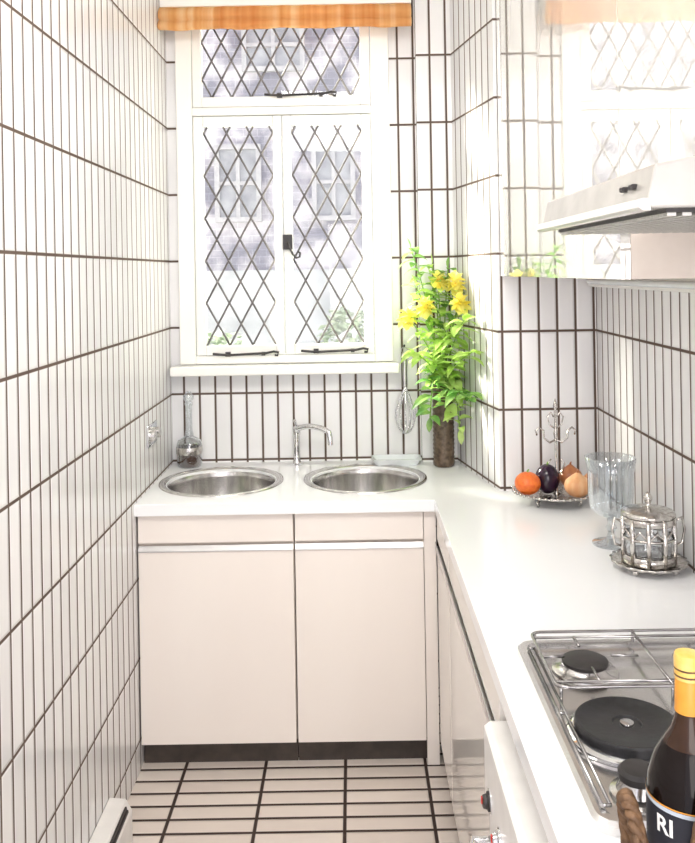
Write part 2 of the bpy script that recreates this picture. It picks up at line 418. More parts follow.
# ------------------------------------------------------------------ worktop
SINKS = [(-.494, 3.205), (.036, 3.215)]
cu_ = bpy.data.curves.new('wt', 'CURVE'); cu_.dimensions = '2D'; cu_.fill_mode = 'BOTH'
def spl(pts):
    s = cu_.splines.new('POLY'); s.points.add(len(pts)-1)
    for q, p in zip(s.points, pts): q.co = (p[0], p[1], 0, 1)
    s.use_cyclic_u = True
e = .0015
spl([(XL+e,2.9),(XF,2.9),(XF,.45),(XR-e,.45),(XR-e,3.0-e),(.5-e*2,3.0-e),(.41-e*2,3.48-e),(.27-e,3.48-e),(.27-e,YB-e),(XL+e,YB-e)])
for (sx, sy) in SINKS:
    spl([(sx+.2*math.cos(2*PI*k/64), sy+.2*math.sin(2*PI*k/64)) for k in range(64)])
cu_.extrude = .018; cu_.bevel_depth = .002
tmp = bpy.data.objects.new('tmp', cu_); C.objects.link(tmp)
bpy.context.view_layer.update()
dg = bpy.context.evaluated_depsgraph_get()
me = bpy.data.meshes.new_from_object(tmp.evaluated_get(dg))
bpy.data.objects.remove(tmp)
me.name = 'worktop'; me.transform(Matrix.Translation((0,0,.88))); me.materials.clear(); me.materials.append(M['worktop'])
for p in me.polygons: p.use_smooth = False
wt = bpy.data.objects.new('worktop', me); C.objects.link(wt)
tag(wt, 'continuous white L-shaped worktop over the cabinets', 'worktop')

for i, (sx, sy) in enumerate(SINKS):
    t = thing('round_sink', ['round stainless steel sink bowl left of the tap, nearest the left wall', 'round stainless steel sink bowl right of the tap, below the soap dish'][i], 'sink', (sx, sy, .9), 'pair of round sink bowls')
    bm = nb()
    lathe(bm, [(.228,.9005),(.227,.905),(.218,.9065),(.206,.904),(.1985,.896),(.196,.87),(.192,.80),(.178,.765),(.15,.752),(.05,.746),(.03,.745),(.03,.742),(.05,.743),(.15,.749),(.18,.762),(.194,.80),(.198,.87),(.1992,.898)], (sx,sy,0), 64, False, False)
    obj('bowl', bm, M['steel'], t, smooth=True)
    bm = nb(); lathe(bm, [(.034,.744),(.036,.749),(.026,.749),(.022,.746),(.008,.746),(.006,.750)], (sx,sy,0), 24, True, True); obj('drain', bm, M['chrome'], t, smooth='auto')

# ------------------------------------------------------------------ base cabinets
def base_unit_back(xa, xb, lab, filler=None, fx1_=None):
    t = thing('sink_cabinet', lab, 'cabinet', ((xa+xb)/2, 3.2, 0), 'cabinets under the sinks')
    xe = fx1_ or xb
    bm = nb(); bx(bm, xa, xa+.016, 2.942, 3.51, .085, .858); bx(bm, xe-.016, xe, 2.942, 3.47, .085, .858)
    bx(bm, xa+.016, xe-.016, 2.942, 3.47, .085, .10); bx(bm, xa+.016, xe-.016, 3.46, 3.47, .10, .858); bx(bm, xa+.016, xe-.016, 2.942, 2.958, .72, .775)
    obj('body', bm, M['carcass'], t)
    bm = nb(); bx(bm, xa, xe, 2.965, 2.98, 0, .085); bx(bm, xa, xa+.02, 2.98, 3.45, 0, .085); bx(bm, xe-.02, xe, 2.98, 3.45, 0, .085); obj('plinth', bm, M['kick'], t)
    bm = nb(); bx(bm, xa+.002, xb-.0015, 2.92, 2.940, .763, .858); obj('drawer_front', bm, M['front'], t, bevel=.0015)
    bm = nb(); bx(bm, xa+.002, xb-.0015, 2.92, 2.940, .085, .733); d = obj('door', bm, M['front'], t, bevel=.0015)
    bm = nb(); bx(bm, xa+.002, xb-.0015, 2.916, 2.938, .7335, .737); yz = [(2.916,.737),(2.920,.737),(2.932,.750),(2.928,.752)]
    A = [bm.verts.new((xa+.002,y,z)) for y, z in yz]; B = [bm.verts.new((xb-.0015,y,z)) for y, z in yz]
    bm.faces.new(A); bm.faces.new(B[::-1])
    for i in range(4): bm.faces.new((A[i],B[i],B[(i+1)%4],A[(i+1)%4]))
    obj('grip_rail', bm, M['alu'], d)
    if filler:
        bm = nb(); bx(bm, xb+.001, xe, 2.925, 2.940, .0, .858); obj('filler_panel', bm, M['front'], t)
base_unit_back(-.737, -.212, 'wider cream sink cabinet beside the left wall')
base_unit_back(-.209, .226, 'narrower cream sink cabinet in the corner, right of the wide one', True, .268)

def base_unit_side(ya, yb, lab):
    t = thing('base_cabinet', lab, 'cabinet', (.55, (ya+yb)/2, 0), 'cabinets along the right wall')
    x0 = .292
    bm = nb(); bx(bm, x0, XR-.01, ya, ya+.016, .085, .858); bx(bm, x0, XR-.01, yb-.016, yb, .085, .858); bx(bm, x0, XR-.01, ya+.016, yb-.016, .085, .10); bx(bm, XR-.02, XR-.01, ya+.016, yb-.016, .10, .858)
    bx(bm, x0, x0+.016, ya+.016, yb-.016, .72, .775)
    obj('body', bm, M['carcass'], t)
    bm = nb(); bx(bm, .31, .325, ya, yb, 0, .085); bx(bm, .325, .8, ya, ya+.02, 0, .085); obj('plinth', bm, M['kick'], t)
    bm = nb(); bx(bm, .27, .290, ya+.001, yb-.001, .763, .858); obj('drawer_front', bm, M['baseg'], t, bevel=.0015)
    bm = nb(); bx(bm, .27, .290, ya+.001, yb-.001, .085, .733); d = obj('door', bm, M['baseg'], t, bevel=.0015)
    bm = nb(); bx(bm, .264, .28, ya+.001, yb-.001, .733, .738); bx(bm, .264, .267, ya+.001, yb-.001, .738, .752); obj('grip_rail', bm, M['alu'], d)
base_unit_side(2.56, 2.922, 'narrow glossy base cabinet closest to the sink corner')
base_unit_side(1.675, 2.557, 'wide glossy base cabinet between the corner cabinet and the oven')
base_unit_side(.47, 1.095, 'glossy base cabinet in front of the oven under the wine bottle')

# ------------------------------------------------------------------ oven
t = thing('built_in_oven', 'white built-in oven below the hob with knobs on its front', 'oven', (.55, 1.385, 0))
bm = nb(); bx(bm, .30, .82, 1.10, 1.668, .02, .857); obj('body', bm, M['heater'], t)
bm = nb(); yprism(bm, [(.30,.80),(.250,.80),(.238,.792),(.238,.655),(.30,.655)], 1.10, 1.665)
cp = obj('control_panel', bm, M['heater'], t, bevel=.0015)
for k in range(5):
    y = 1.60-.11*k
    bm = nb(); lathe(bm, [(.017,.2375),(.017,.233),(.013,.231),(.0115,.225),(.009,.2235)], (0,y,.685), 24, axis='X'); kn = obj('knob', bm, M['black'] if k == 0 else M['chrome'], t, smooth='auto')
    bm = nb(); bx(bm, .2215, .2238, y-.003, y+.003, .682, .694); obj('pointer', bm, M['red'], kn)
    bm = nb(); lathe(bm, [(.021,.2382),(.021,.236)], (0,y,.685), 28, axis='X'); obj('bezel', bm, M['chrome'], kn, smooth='auto')
bm = nb(); bx(bm, .245, .298, 1.103, 1.662, .10, .648); dr = obj('oven_door', bm, M['heater'], t, bevel=.005)
bm = nb(); bx(bm, .2435, .246, 1.18, 1.585, .22, .52); obj('oven_window', bm, M['plate'], dr)
bm = nb(); tube(bm, [(.246,1.60,.612),(.205,1.60,.612),(.205,1.585,.612),(.205,1.17,.612),(.205,1.155,.612),(.246,1.155,.612)], .009, 10); obj('door_handle', bm, M['chrome'], dr, smooth='auto')

# ------------------------------------------------------------------ hob
t = thing('hob', 'stainless steel hob with black hotplate and wire pan supports', 'hob', (.56, 1.455, .9))
def rrect(x0, x1, y0, y1, r, n=6):
    P = []
    for cx, cy, a in ((x1-r,y1-r,0),(x0+r,y1-r,90),(x0+r,y0+r,180),(x1-r,y0+r,270)):
        for k in range(n+1):
            q = math.radians(a+90*k/n); P.append((cx+r*math.cos(q), cy+r*math.sin(q)))
    return P
bm = nb()
loops = [rrect(.316,.80,1.165,1.752,.03), rrect(.316,.80,1.165,1.752,.03), rrect(.322,.794,1.171,1.746,.026), rrect(.334,.786,1.183,1.734,.022), rrect(.342,.778,1.191,1.726,.02)]
zs = [.9005,.912,.918,.918,.908]
R_ = [[bm.verts.new((x,y,z)) for x, y in lp] for lp, z in zip(loops, zs)]
n = len(R_[0])
for a, b in zip(R_, R_[1:]):
    for k in range(n): bm.faces.new((a[k],a[(k+1)%n],b[(k+1)%n],b[k]))
bm.faces.new(R_[-1]); bm.faces.new(R_[0][::-1])
obj('tray', bm, M['hobsteel'], t, smooth='auto')
def gas(x, y, s=1., hh=1.):
    z = .9085
    bm = nb(); lathe(bm, [(.062*s,z),(.06*s,z+.004*hh),(.047*s,z+.006*hh),(.040*s,z+.012*hh),(.038*s,z+.017*hh)], (x,y,0), 32); b = obj('gas_burner', bm, M['steel'], t, smooth='auto')
    z += .0175*hh
    bm = nb(); lathe(bm, [(.042*s,z),(.043*s,z+.007*hh),(.036*s,z+.011*hh),(.01*s,z+.012*hh)], (x,y,0), 32); obj('burner_cap', bm, M['black'], b, smooth='auto')
gas(.425, 1.63, 1.0, .85); gas(.668, 1.63, .8, .85); gas(.398, 1.245, .66, 1.35)
def hotplate(x, y, r):
    bm = nb(); lathe(bm, [(r+.014,.9085),(r+.013,.914),(r+.005,.918),(r,.918),(r,.9085)], (x,y,0), 48, True, False); b = obj('hotplate_ring', bm, M['chrome'], t, smooth='auto')
    pr = [(r-.001,.912),(r,.930),(r-.002,.9335),(r-.007,.9335),(r-.010,.931),(.024,.931),(.022,.928),(.012,.928)]
    bm = nb(); lathe(bm, pr, (x,y,0), 48); obj('hotplate_disc', bm, M['plate'], b, smooth='auto')
    bm = nb(); lathe(bm, [(.012,.9282),(.011,.932),(.004,.9325)], (x,y,0), 20); obj('hotplate_centre', bm, M['chrome'], b, smooth='auto')
hotplate(.431, 1.40, .083); hotplate(.668, 1.36, .07)
bm = nb(); Z = .936; r = .003
tube(bm, [(x,y,Z) for x, y in rrect(.345,.785,1.51,1.742,.02,4)], r, 8, True)
tube(bm, [(.348,1.715,Z),(.782,1.715,Z)], r, 8); tube(bm, [(.348,1.53,Z),(.782,1.53,Z)], r, 8)
tube(bm, [(.548,1.51,Z),(.548,1.742,Z)], r, 8)
for X in (.425, .668):
    for (dx, dy) in ((.0,.085),(0,-.10)):
        tube(bm, [(X+dx,1.63+dy,Z),(X+dx*.35,1.63+dy*.5,Z+.001)], r, 8)
    for (dx) in (-.078, .10):
        tube(bm, [(X+dx,1.63,Z),(X+dx*.5,1.63,Z+.001)], r, 8)
for X in (.353,.548,.777):
    for Y in (1.517,1.735): tube(bm, [(X,Y,Z),(X,Y,.9085)], r, 6)
obj('pan_support', bm, M['rod'], t, smooth=True)
bm = nb()
zr = .922
for X in (.333, .3445): tube(bm, [(X,1.70,zr),(X,1.20,zr)], .0026, 8)
for Y in (1.70, 1.45, 1.20): tube(bm, [(.331,Y,zr),(.3465,Y,zr)], .0026, 8)
for Y in (1.695, 1.205): tube(bm, [(.333,Y,zr),(.333,Y,.918)], .0026, 6)
obj('side_rail', bm, M['rod'], t, smooth=True)
for k in range(3):
    bm = nb(); lathe(bm, [(.016,.9085),(.016,.914),(.012,.916),(.011,.930),(.009,.931)], (.54+.055*k,1.225,0), 20); obj('hob_knob', bm, M['black'], t, smooth='auto')

# ------------------------------------------------------------------ wall cupboards
def wall_cup(ya, yb, za, zb, lab, nd):
    t = thing('wall_cupboard', lab, 'cupboard', (.67, (ya+yb)/2, za), 'wall cupboards above the right worktop')
    bm = nb(); bx(bm, .532, XR-.001, ya, yb, za, zb); obj('body', bm, M['carcass'], t, bevel=.001)
    for k in range(nd):
        a = ya+(yb-ya)*k/nd; b = ya+(yb-ya)*(k+1)/nd
        bm = nb(); bx(bm, .512, .531, a+.0005, b-.0005, za, zb); obj('door', bm, M['gloss'], t)
wall_cup(1.652, 2.995, 1.642, ZC-.002, 'long glossy white wall cupboard reflecting the window, above the worktop', 2)
wall_cup(.95, 1.650, 1.83, ZC-.002, 'glossy white cupboard directly over the cooker hood', 1)
t = thing('strip_light', 'slim pale strip light on the wall under the long cupboard', 'light', (.82, 2.3, 1.62))
bm = nb(); bx(bm, .80, XR, 1.75, 2.95, 1.602, 1.642); obj('housing', bm, M['heater'], t, bevel=.004)
bm = nb(); tube(bm, [(.793,1.80,1.62),(.793,2.90,1.62)], .009, 10); obj('tube', bm, M['porcelain'], t, smooth='auto')
t = thing('cooker_hood', 'pale grey metal slanted cooker hood with grille under it, above the hob', 'hood', (.6, 1.3, 1.74))
dz = -.005
bm = nb(); yprism(bm, [(.835,1.742+dz),(.356,1.740+dz),(.352,1.748+dz),(.362,1.788),(.44,1.802),(.835,1.806)], 1.03, 1.60)
hd = obj('canopy', bm, M['hood'], t, bevel=.003)
bm = nb(); yprism(bm, [(.356,1.737+dz),(.346,1.737+dz),(.341,1.741+dz),(.345,1.752+dz),(.3535,1.752+dz)], 1.028, 1.602); obj('front_lip', bm, M['lip'], t, bevel=.001)
bm = nb(); bx(bm, .56, .835, 1.05, 1.58, 1.806, 1.829); obj('duct_box', bm, M['hood'], t)
bm = nb(); bx(bm, .378, .82, 1.040, 1.585, 1.7355+dz, 1.7405+dz); obj('dark_filter', bm, M['black'], t)
bm = nb()
for k in range(24):
    x = .386+.425*k/23; bx(bm, x-.0055, x+.0055, 1.045, 1.58, 1.731+dz, 1.7352+dz)
obj('grease_grille', bm, M['mesh'], t)
for y in (1.09, 1.125):
    bm = nb(); bx(bm, .350, .360, y-.008, y+.008, 1.762, 1.769); obj('switch', bm, M['black'], t, bevel=.002)

# ------------------------------------------------------------------ skirting heater, socket
t = thing('skirting_heater', 'low white heater with dark slots at the foot of the left wall', 'heater', (-.70, 2.1, 0))
bm = nb(); yprism(bm, [(XL+.001,.0),(-.672,.0),(-.672,.098),(-.69,.130),(XL+.001,.135)], 1.5, 2.55)
obj('casing', bm, M['heater'], t, bevel=.003)
bm = nb()
for (x, z) in ((-.6835,.1200),(-.679,.1110)):
    yprism(bm, [(x-.0022,z+.0042),(x+.0028,z+.0042),(x+.0042,z-.003),(x-.001,z-.003)], 1.53, 2.52)
obj('grille_slots', bm, M['black'], t)
t = thing('wall_socket', 'chrome double socket on the left wall near the sink', 'socket', (XL, 3.15, 1.09))
bm = nb(); bx(bm, XL+.0005, XL+.008, 3.08, 3.22, 1.05, 1.13); obj('plate', bm, M['chrome'], t, bevel=.003)
for y in (3.115, 3.185):
    bm = nb(); lathe(bm, [(.020,XL+.008),(.019,XL+.025),(.012,XL+.028)], (0,y,1.09), 20, axis='X'); obj('plug_top', bm, M['steel'], t, smooth='auto')

# ------------------------------------------------------------------ tap
TX, TY = -.232, 3.46
t = thing('mixer_tap', 'slender chrome mixer tap between the two sink bowls', 'tap', (TX, TY, .9))
bm = nb(); lathe(bm, [(.024,.9005),(.024,.905),(.016,.910),(.0135,.92),(.0135,1.02),(.0155,1.024),(.0155,1.048),(.009,1.055)], (TX,TY,0), 24); obj('pillar', bm, M['chrome'], t, smooth='auto')
bm = nb(); P = [(TX,TY,1.030)]
for i in range(13):
    s = i/12; P.append((TX+.006+.125*s, TY-.02-.07*s, 1.038+.030*math.sin(PI*(.12+.66*s))-.012*s))
P.append((TX+.136, TY-.094, 1.020)); P.append((TX+.137, TY-.095, .996))
tube(bm, P, .0108, 12); obj('spout', bm, M['chrome'], t, smooth='auto')
bm = nb(); tube(bm, [(TX,TY,1.05),(TX-.002,TY-.004,1.066),(TX-.006,TY-.02,1.080)], [.006,.005,.0065], 10); obj('lever', bm, M['chrome'], t, smooth='auto')

t = thing('soap_bottle', 'clear glass bottle with dark liquid by the left end of the sink', 'bottle', (-.662, 3.47, .9))
bm = nb(); lathe(bm, [(.048,.901),(.050,.91),(.050,.99),(.044,1.005),(.018,1.02),(.013,1.05),(.013,1.14),(.016,1.148),(.016,1.154)], (-.662,3.47,0), 32, True, False); obj('glass_body', bm, M['jar_glass'], t, smooth='auto')
bm = nb(); lathe(bm, [(.046,.904),(.047,.91),(.047,.95)], (-.662,3.47,0), 32); obj('liquid', bm, M['amber'], t, smooth='auto')
bm = nb(); lathe(bm, [(.012,1.156),(.02,1.17),(.02,1.18),(.010,1.196),(.004,1.2)], (-.662,3.47,0), 24); obj('stopper', bm, M['jar_glass'], t, smooth='auto')
bm = nb(); lathe(bm, [(.051,.952),(.052,.96),(.052,.975),(.051,.98)], (-.662,3.47,0), 32, False, False); obj('collar', bm, M['silver'], t, smooth='auto')

bm = nb(); x0,x1,ya,yb = .065,.262,3.40,3.51
O = [rrect(x0+.015,x1-.015,ya+.01,yb-.01,.02), rrect(x0,x1,ya,yb,.025), rrect(x0+.006,x1-.006,ya+.006,yb-.006,.02), rrect(x0+.02,x1-.02,ya+.015,yb-.015,.015)]
zz = [.9005,.925,.925,.908]
R_ = [[bm.verts.new((x,y,z)) for x, y in lp] for lp, z in zip(O, zz)]; n = len(R_[0])
for a, b in zip(R_, R_[1:]):
    for k in range(n): bm.faces.new((a[k],a[(k+1)%n],b[(k+1)%n],b[k]))
bm.faces.new(R_[-1]); bm.faces.new(R_[0][::-1])
tag(obj('soap_dish', bm, M['porcelain'], None, smooth='auto'), 'shallow white rectangular dish behind the right sink bowl', 'dish')

# whisk
WX, WY = .205, 3.485
t = thing('wire_whisk', 'wire balloon whisk hanging on the tiles right of the window', 'whisk', (WX, WY, 1.02))
bm = nb(); tube(bm, [(WX,WY,1.20),(WX,WY,1.335)], [.009,.011], 12); tube(bm, arc((WX,WY,1.348), .012, 0, 345, 16, 'XZ'), .002, 6, True); obj('handle', bm, M['alu'], t, smooth='auto')
bm = nb()
for k in range(6):
    a = PI*k/6; pts = []
    for i in range(24):
        th = -PI/2 + 2*PI*i/24
        zz_ = 1.108 + .096*math.sin(th+PI)
        f = 1.0 if zz_ < 1.10 else max(.22, 1-(zz_-1.10)/.13)
        rad = .042*math.cos(th)*f
        pts.append((WX+rad*math.cos(a), WY+rad*math.sin(a)*.85, zz_))
    tube(bm, pts, .0018, 5, True)
obj('wires', bm, M['chrome'], t, smooth=True)
bm = nb(); tube(bm, [(WX,3.531,1.361),(WX,WY,1.361),(WX,WY-.006,1.369)], .003, 6); obj('hook', bm, M['black'], t)

# ------------------------------------------------------------------ vase and flowers
VX, VY = .348, 3.40
bm = nb(); prof = [(.036,.9005),(.040,.905)]
for k in range(18):
    z = .92+.30*k/18; prof += [(.0415,z),(.039,z+.008)]
prof += [(.044,1.222),(.044,1.23),(.040,1.23),(.036,1.20),(.034,.95)]
lathe(bm, prof, (VX,VY,0), 32, flute=.02, nf=16)
tag(obj('flower_vase', bm, M['vase'], None, smooth='auto'), 'tall brown ribbed vase holding yellow flowers on the worktop corner', 'vase')
def Wp(px, py, d):
    u = px-352; v = py-272
    return Vector(((u-.017*v)*d/F, d, H-(v+.017*u)*d/F))
def stem_pts(tip):
    b = Vector((VX+random.uniform(-.012,.012), VY+random.uniform(-.012,.012), 1.0))
    m1 = Vector((VX+(tip.x-VX)*.12, VY+(tip.y-VY)*.12, 1.235))
    P = [b, m1]
    for s in (.3,.5,.7,.85,1.0):
        if tip.z > 1.2:
            P.append(Vector((m1.x+(tip.x-m1.x)*s**1.3, m1.y+(tip.y-m1.y)*s**1.3, m1.z+(tip.z-m1.z)*s**.8)))
        else:
            P.append(Vector((m1.x+(tip.x-m1.x)*s**.75, m1.y+(tip.y-m1.y)*s**.75, m1.z+(tip.z-m1.z)*s**2.2+.055*math.sin(PI*s))))
    return P
def add_leaves(bm, P, n, ln, w, start=1):
    for i in range(n):
        s = start + (len(P)-1-start)*(i+.6)/n; k = min(int(s), len(P)-2); q = P[k].lerp(P[k+1], s-k)
        a = i*2.4+random.uniform(-.5,.5)
        leaf(bm, q, (math.cos(a), -abs(math.sin(a))*.7-.1 if q.y > 3.36 else math.sin(a)*.8, random.uniform(.0,.7)), ln*random.uniform(.75,1.15), w*random.uniform(.8,1.2), random.uniform(.2,.8))
flw = [((455,284),3.33,'yellow flower, uppermost right in the vase'),((438,280),3.36,'yellow flower at the top centre of the bunch'),
       ((426,309),3.30,'yellow flower low in the middle of the bunch'),((409,318),3.32,'yellow flower leaning furthest left'),
       ((459,304),3.30,'yellow flower on the right just below the uppermost one')]
for (p, d, lab) in flw:
    tip = Wp(p[0], p[1], d)
    t = thing('yellow_flower', lab, 'flower', (VX, VY, 1.0), 'yellow flowers in the vase')
    P = stem_pts(tip)
    bm = nb(); tube(bm, P, .0028, 6); obj('stem', bm, M['stemgreen'], t, smooth=True)
    bm = nb(); add_leaves(bm, P, 12, .07, .028); obj('leaves', bm, M['leaf'], t)
    bm = nb(); dirn = Vector((random.uniform(-.3,.3), -1, random.uniform(.1,.5))).normalized()
    s1 = dirn.cross(Vector((0,0,1))).normalized(); s2 = s1.cross(dirn)
    for j in range(3):
        off = Vector((random.uniform(-.016,.016), random.uniform(-.01,.0), random.uniform(-.016,.016)))*(j>0)
        for k in range(8):
            a = 2*PI*k/8 + j*.4
            leaf(bm, tip+off, s1*math.cos(a)+s2*math.sin(a)+dirn*.3, .042, .036, .05)
    obj('petals', bm, M['petal'], t)
    bm = nb(); lathe(bm, [(.001,-.006),(.006,-.004),(.007,.002),(.002,.005)], (tip.x, tip.y-.008, tip.z+.003), 10); obj('flower_centre', bm, M['pollen'], t, smooth=True)
spr = [((411,249),3.36,'tall leafy sprig at the top left of the vase'),((432,264),3.40,'leafy sprig rising behind the top centre flower'),
       ((472,352),3.14,'leafy sprig spreading right toward the pier'),((470,398),3.14,'leafy sprig arching down furthest right'),
       ((414,352),3.26,'leafy sprig bending left beside the whisk'),((446,330),3.26,'leafy sprig in the middle in front of the vase mouth'),
       ((430,418),3.29,'leafy sprig drooping down over the front left of the vase'),((460,430),3.26,'leafy sprig hanging lowest right of the vase'),
       ((464,320),3.18,'leafy sprig standing right of the lowest right flower'),((448,268),3.38,'leafy sprig standing highest on the right side'),
       ((416,285),3.34,'leafy sprig between the left flower and the tall left tip'),((447,408),3.28,'leafy sprig drooping over the middle of the vase')]
for i, (p, d, lab) in enumerate(spr):
    tip = Wp(p[0], p[1], d)
    t = thing('leafy_sprig', lab, 'foliage', (VX, VY, 1.0), 'leafy sprigs in the vase')
    P = stem_pts(tip)
    bm = nb(); tube(bm, P, .0025, 6); obj('stem', bm, M['stemgreen'], t, smooth=True)
    bm = nb(); add_leaves(bm, P, 24, .078, .036); leaf(bm, P[-1], P[-1]-P[-2], .05, .026, .1); obj('leaves', bm, M['leaf'] if i % 3 else M['leaf2'], t)

# ------------------------------------------------------------------ fruit dish
DX, DY = .652, 2.85
t = thing('silver_dish', 'footed silver dish with tall ornate centre handle holding fruit', 'dish', (DX, DY, .9))
bm = nb(); lathe(bm, [(.001,.918),(.06,.918),(.10,.923),(.128,.934),(.134,.937),(.134,.940),(.126,.938),(.098,.927),(.06,.922),(.001,.922)], (DX,DY,0), 64, False, False)
obj('plate', bm, M['silver'], t, smooth=True)
bm = nb()
for k in range(44):
    a = 2*PI*k/44; tube(bm, [(DX+.134*math.cos(a), DY+.134*math.sin(a), .934),(DX+.134*math.cos(a), DY+.134*math.sin(a), .943)], [.0045,.0045], 6)
obj('beaded_rim', bm, M['silver'], t, smooth=True)
for k in range(4):
    a = PI/4+PI/2*k; x, y = DX+.09*math.cos(a), DY+.09*math.sin(a)
    bm = nb(); tube(bm, [(x,y,.921),(x+.01*math.cos(a),y+.01*math.sin(a),.912),(x+.004*math.cos(a),y+.004*math.sin(a),.905)], [.005,.004,.006], 8); obj('foot', bm, M['silver'], t, smooth=True)
hx, hy = DX+.012, DY+.02
bm = nb(); lathe(bm, [(.014,.921),(.006,.93),(.004,.96),(.007,.985),(.004,1.0),(.004,1.10),(.008,1.12),(.004,1.135),(.004,1.20),(.008,1.212),(.001,1.235)], (hx,hy,0), 14)
for s in (-1, 1):
    tube(bm, [(hx,hy,1.10),(hx+s*.02,hy,1.09),(hx+s*.038,hy,1.105),(hx+s*.040,hy,1.13),(hx+s*.055,hy,1.14),(hx+s*.066,hy,1.13),(hx+s*.062,hy,1.115)], .0034, 6)
    tube(bm, [(hx,hy,1.135),(hx+s*.020,hy,1.15),(hx+s*.026,hy,1.175),(hx+s*.014,hy,1.19),(hx+s*.006,hy,1.175)], .003, 6)
    tube(bm, [(hx,hy,.985),(hx+s*.02,hy,.995),(hx+s*.028,hy,1.02),(hx+s*.016,hy,1.035)], .003, 6)
obj('centre_handle', bm, M['silver'], t, smooth=True)
def fruit(name, lab, cat, x, y, z, r, mat, sq=1., neck=0.):
    t = thing(name, lab, cat, (x, y, z-r*sq))
    pr = []
    for k in range(1, 20):
        a = -PI/2+PI*k/20; q = r*math.cos(a); hh = z+r*sq*math.sin(a)
        if neck and a > .6: q *= 1-.25*(a-.6); hh += neck*(a-.6)**2
        pr.append((q, hh))
    bm = nb(); lathe(bm, pr, (x,y,0), 28); obj('flesh', bm, mat, t, smooth=True)
    zt = pr[-1][1]
    bm = nb(); tube(bm, [(x,y,zt-.002),(x+.001,y,zt+.004),(x+.004,y,zt+.009)], [.004,.003,.002], 6); obj('stalk', bm, M['stemgreen'] if 'onion' not in name else M['onion2'], t, smooth=True)
fruit('tomato', 'round orange-red tomato at the left of the silver dish', 'tomato', .560, 2.825, .968, .042, M['orange'], .88)
fruit('aubergine', 'round black aubergine in the middle of the silver dish', 'aubergine', .632, 2.86, .973, .040, M['aub'], 1.2)
fruit('onion', 'large pale brown onion at the front right of the silver dish', 'onion', .712, 2.785, .966, .042, M['onion'], .85, .012)
fruit('onion', 'darker brown onion behind the large pale one', 'onion', .714, 2.885, .972, .040, M['onion2'], .85, .012)
fruit('onion', 'small brown onion at the far right of the silver dish', 'onion', .766, 2.840, .967, .026, M['onion'], .95, .01)

gx, gy = .705, 2.40
t = thing('glass_goblet', 'large clear glass goblet between the fruit dish and silver jar', 'glass', (gx, gy, .9))
bm = nb(); lathe(bm, [(.052,.9005),(.052,.905),(.03,.909),(.014,.918),(.009,.935)], (gx,gy,0), 32, True, True); obj('foot', bm, M['jar_glass'], t, smooth='auto')
bm = nb(); lathe(bm, [(.009,.935),(.016,.947),(.009,.958),(.012,.972)], (gx,gy,0), 20, True, True); obj('stem', bm, M['jar_glass'], t, smooth=True)
bm = nb(); lathe(bm, [(.010,.972),(.040,.985),(.056,1.005),(.060,1.04),(.061,1.10),(.068,1.142),(.065,1.142),(.058,1.10),(.057,1.04),(.053,1.010),(.038,.992),(.010,.980)], (gx,gy,0), 64, True, True, flute=.03, nf=16); obj('bowl', bm, M['jar_glass'], t, smooth=True)

jx, jy = .740, 2.20
t = thing('biscuit_jar', 'glass jar in a silver cage on a scalloped silver tray', 'jar', (jx, jy, .9))
bm = nb(); lathe(bm, [(.001,.914),(.075,.914),(.088,.917),(.093,.922),(.094,.926),(.088,.922),(.075,.919),(.001,.919)], (jx,jy,0), 72, False, False, flute=.03, nf=18); obj('tray', bm, M['silver'], t, smooth=True)
for k in range(4):
    a = PI/4+PI/2*k; x, y = jx+.07*math.cos(a), jy+.07*math.sin(a)
    bm = nb(); lathe(bm, [(.004,.9005),(.009,.906),(.007,.912),(.004,.916)], (x,y,0), 12); obj('foot', bm, M['silver'], t, smooth=True)
bm = nb(); lathe(bm, [(.056,.920),(.060,.925),(.062,.96),(.062,1.02),(.058,1.03)], (jx,jy,0), 40, True, False); obj('glass_body', bm, M['jar_glass'], t, smooth='auto')
bm = nb()
for k in range(10):
    a = 2*PI*k/10; c_, s_ = math.cos(a), math.sin(a)
    tube(bm, [(jx+.063*c_,jy+.063*s_,.92),(jx+.0655*c_,jy+.0655*s_,.97),(jx+.064*c_,jy+.064*s_,1.035)], .0062, 8)
    a2 = a+PI/10
    tube(bm, [(jx+.065*math.cos(a),jy+.065*math.sin(a),.985),(jx+.066*math.cos(a2),jy+.066*math.sin(a2),1.008),(jx+.065*math.cos(a+PI/5),jy+.065*math.sin(a+PI/5),.985)], .0034, 6)
lathe(bm, [(.0625,.919),(.067,.922),(.067,.938),(.0625,.941)], (jx,jy,0), 40, False, False)
lathe(bm, [(.0625,1.018),(.067,1.021),(.067,1.034),(.0625,1.036)], (jx,jy,0), 40, False, False)
tube(bm, arc((jx,jy,.985), .0655, 0, 351, 39, 'XY'), .0036, 6, True)
obj('cage', bm, M['silver'], t, smooth=True)
bm = nb(); lathe(bm, [(.066,1.037),(.067,1.043),(.060,1.050),(.040,1.055),(.014,1.058),(.006,1.062),(.007,1.069),(.011,1.077),(.011,1.083),(.006,1.091),(.002,1.095)], (jx,jy,0), 36, flute=.015, nf=12); obj('lid', bm, M['silver'], t, smooth=True)
for s in (-1, 1):
    bm = nb(); tube(bm, [(jx+s*.066,jy,1.02),(jx+s*.085,jy,1.03),(jx+s*.092,jy,1.0),(jx+s*.085,jy,.965),(jx+s*.067,jy,.96)], .0036, 8); obj('handle', bm, M['silver'], t, smooth=True)

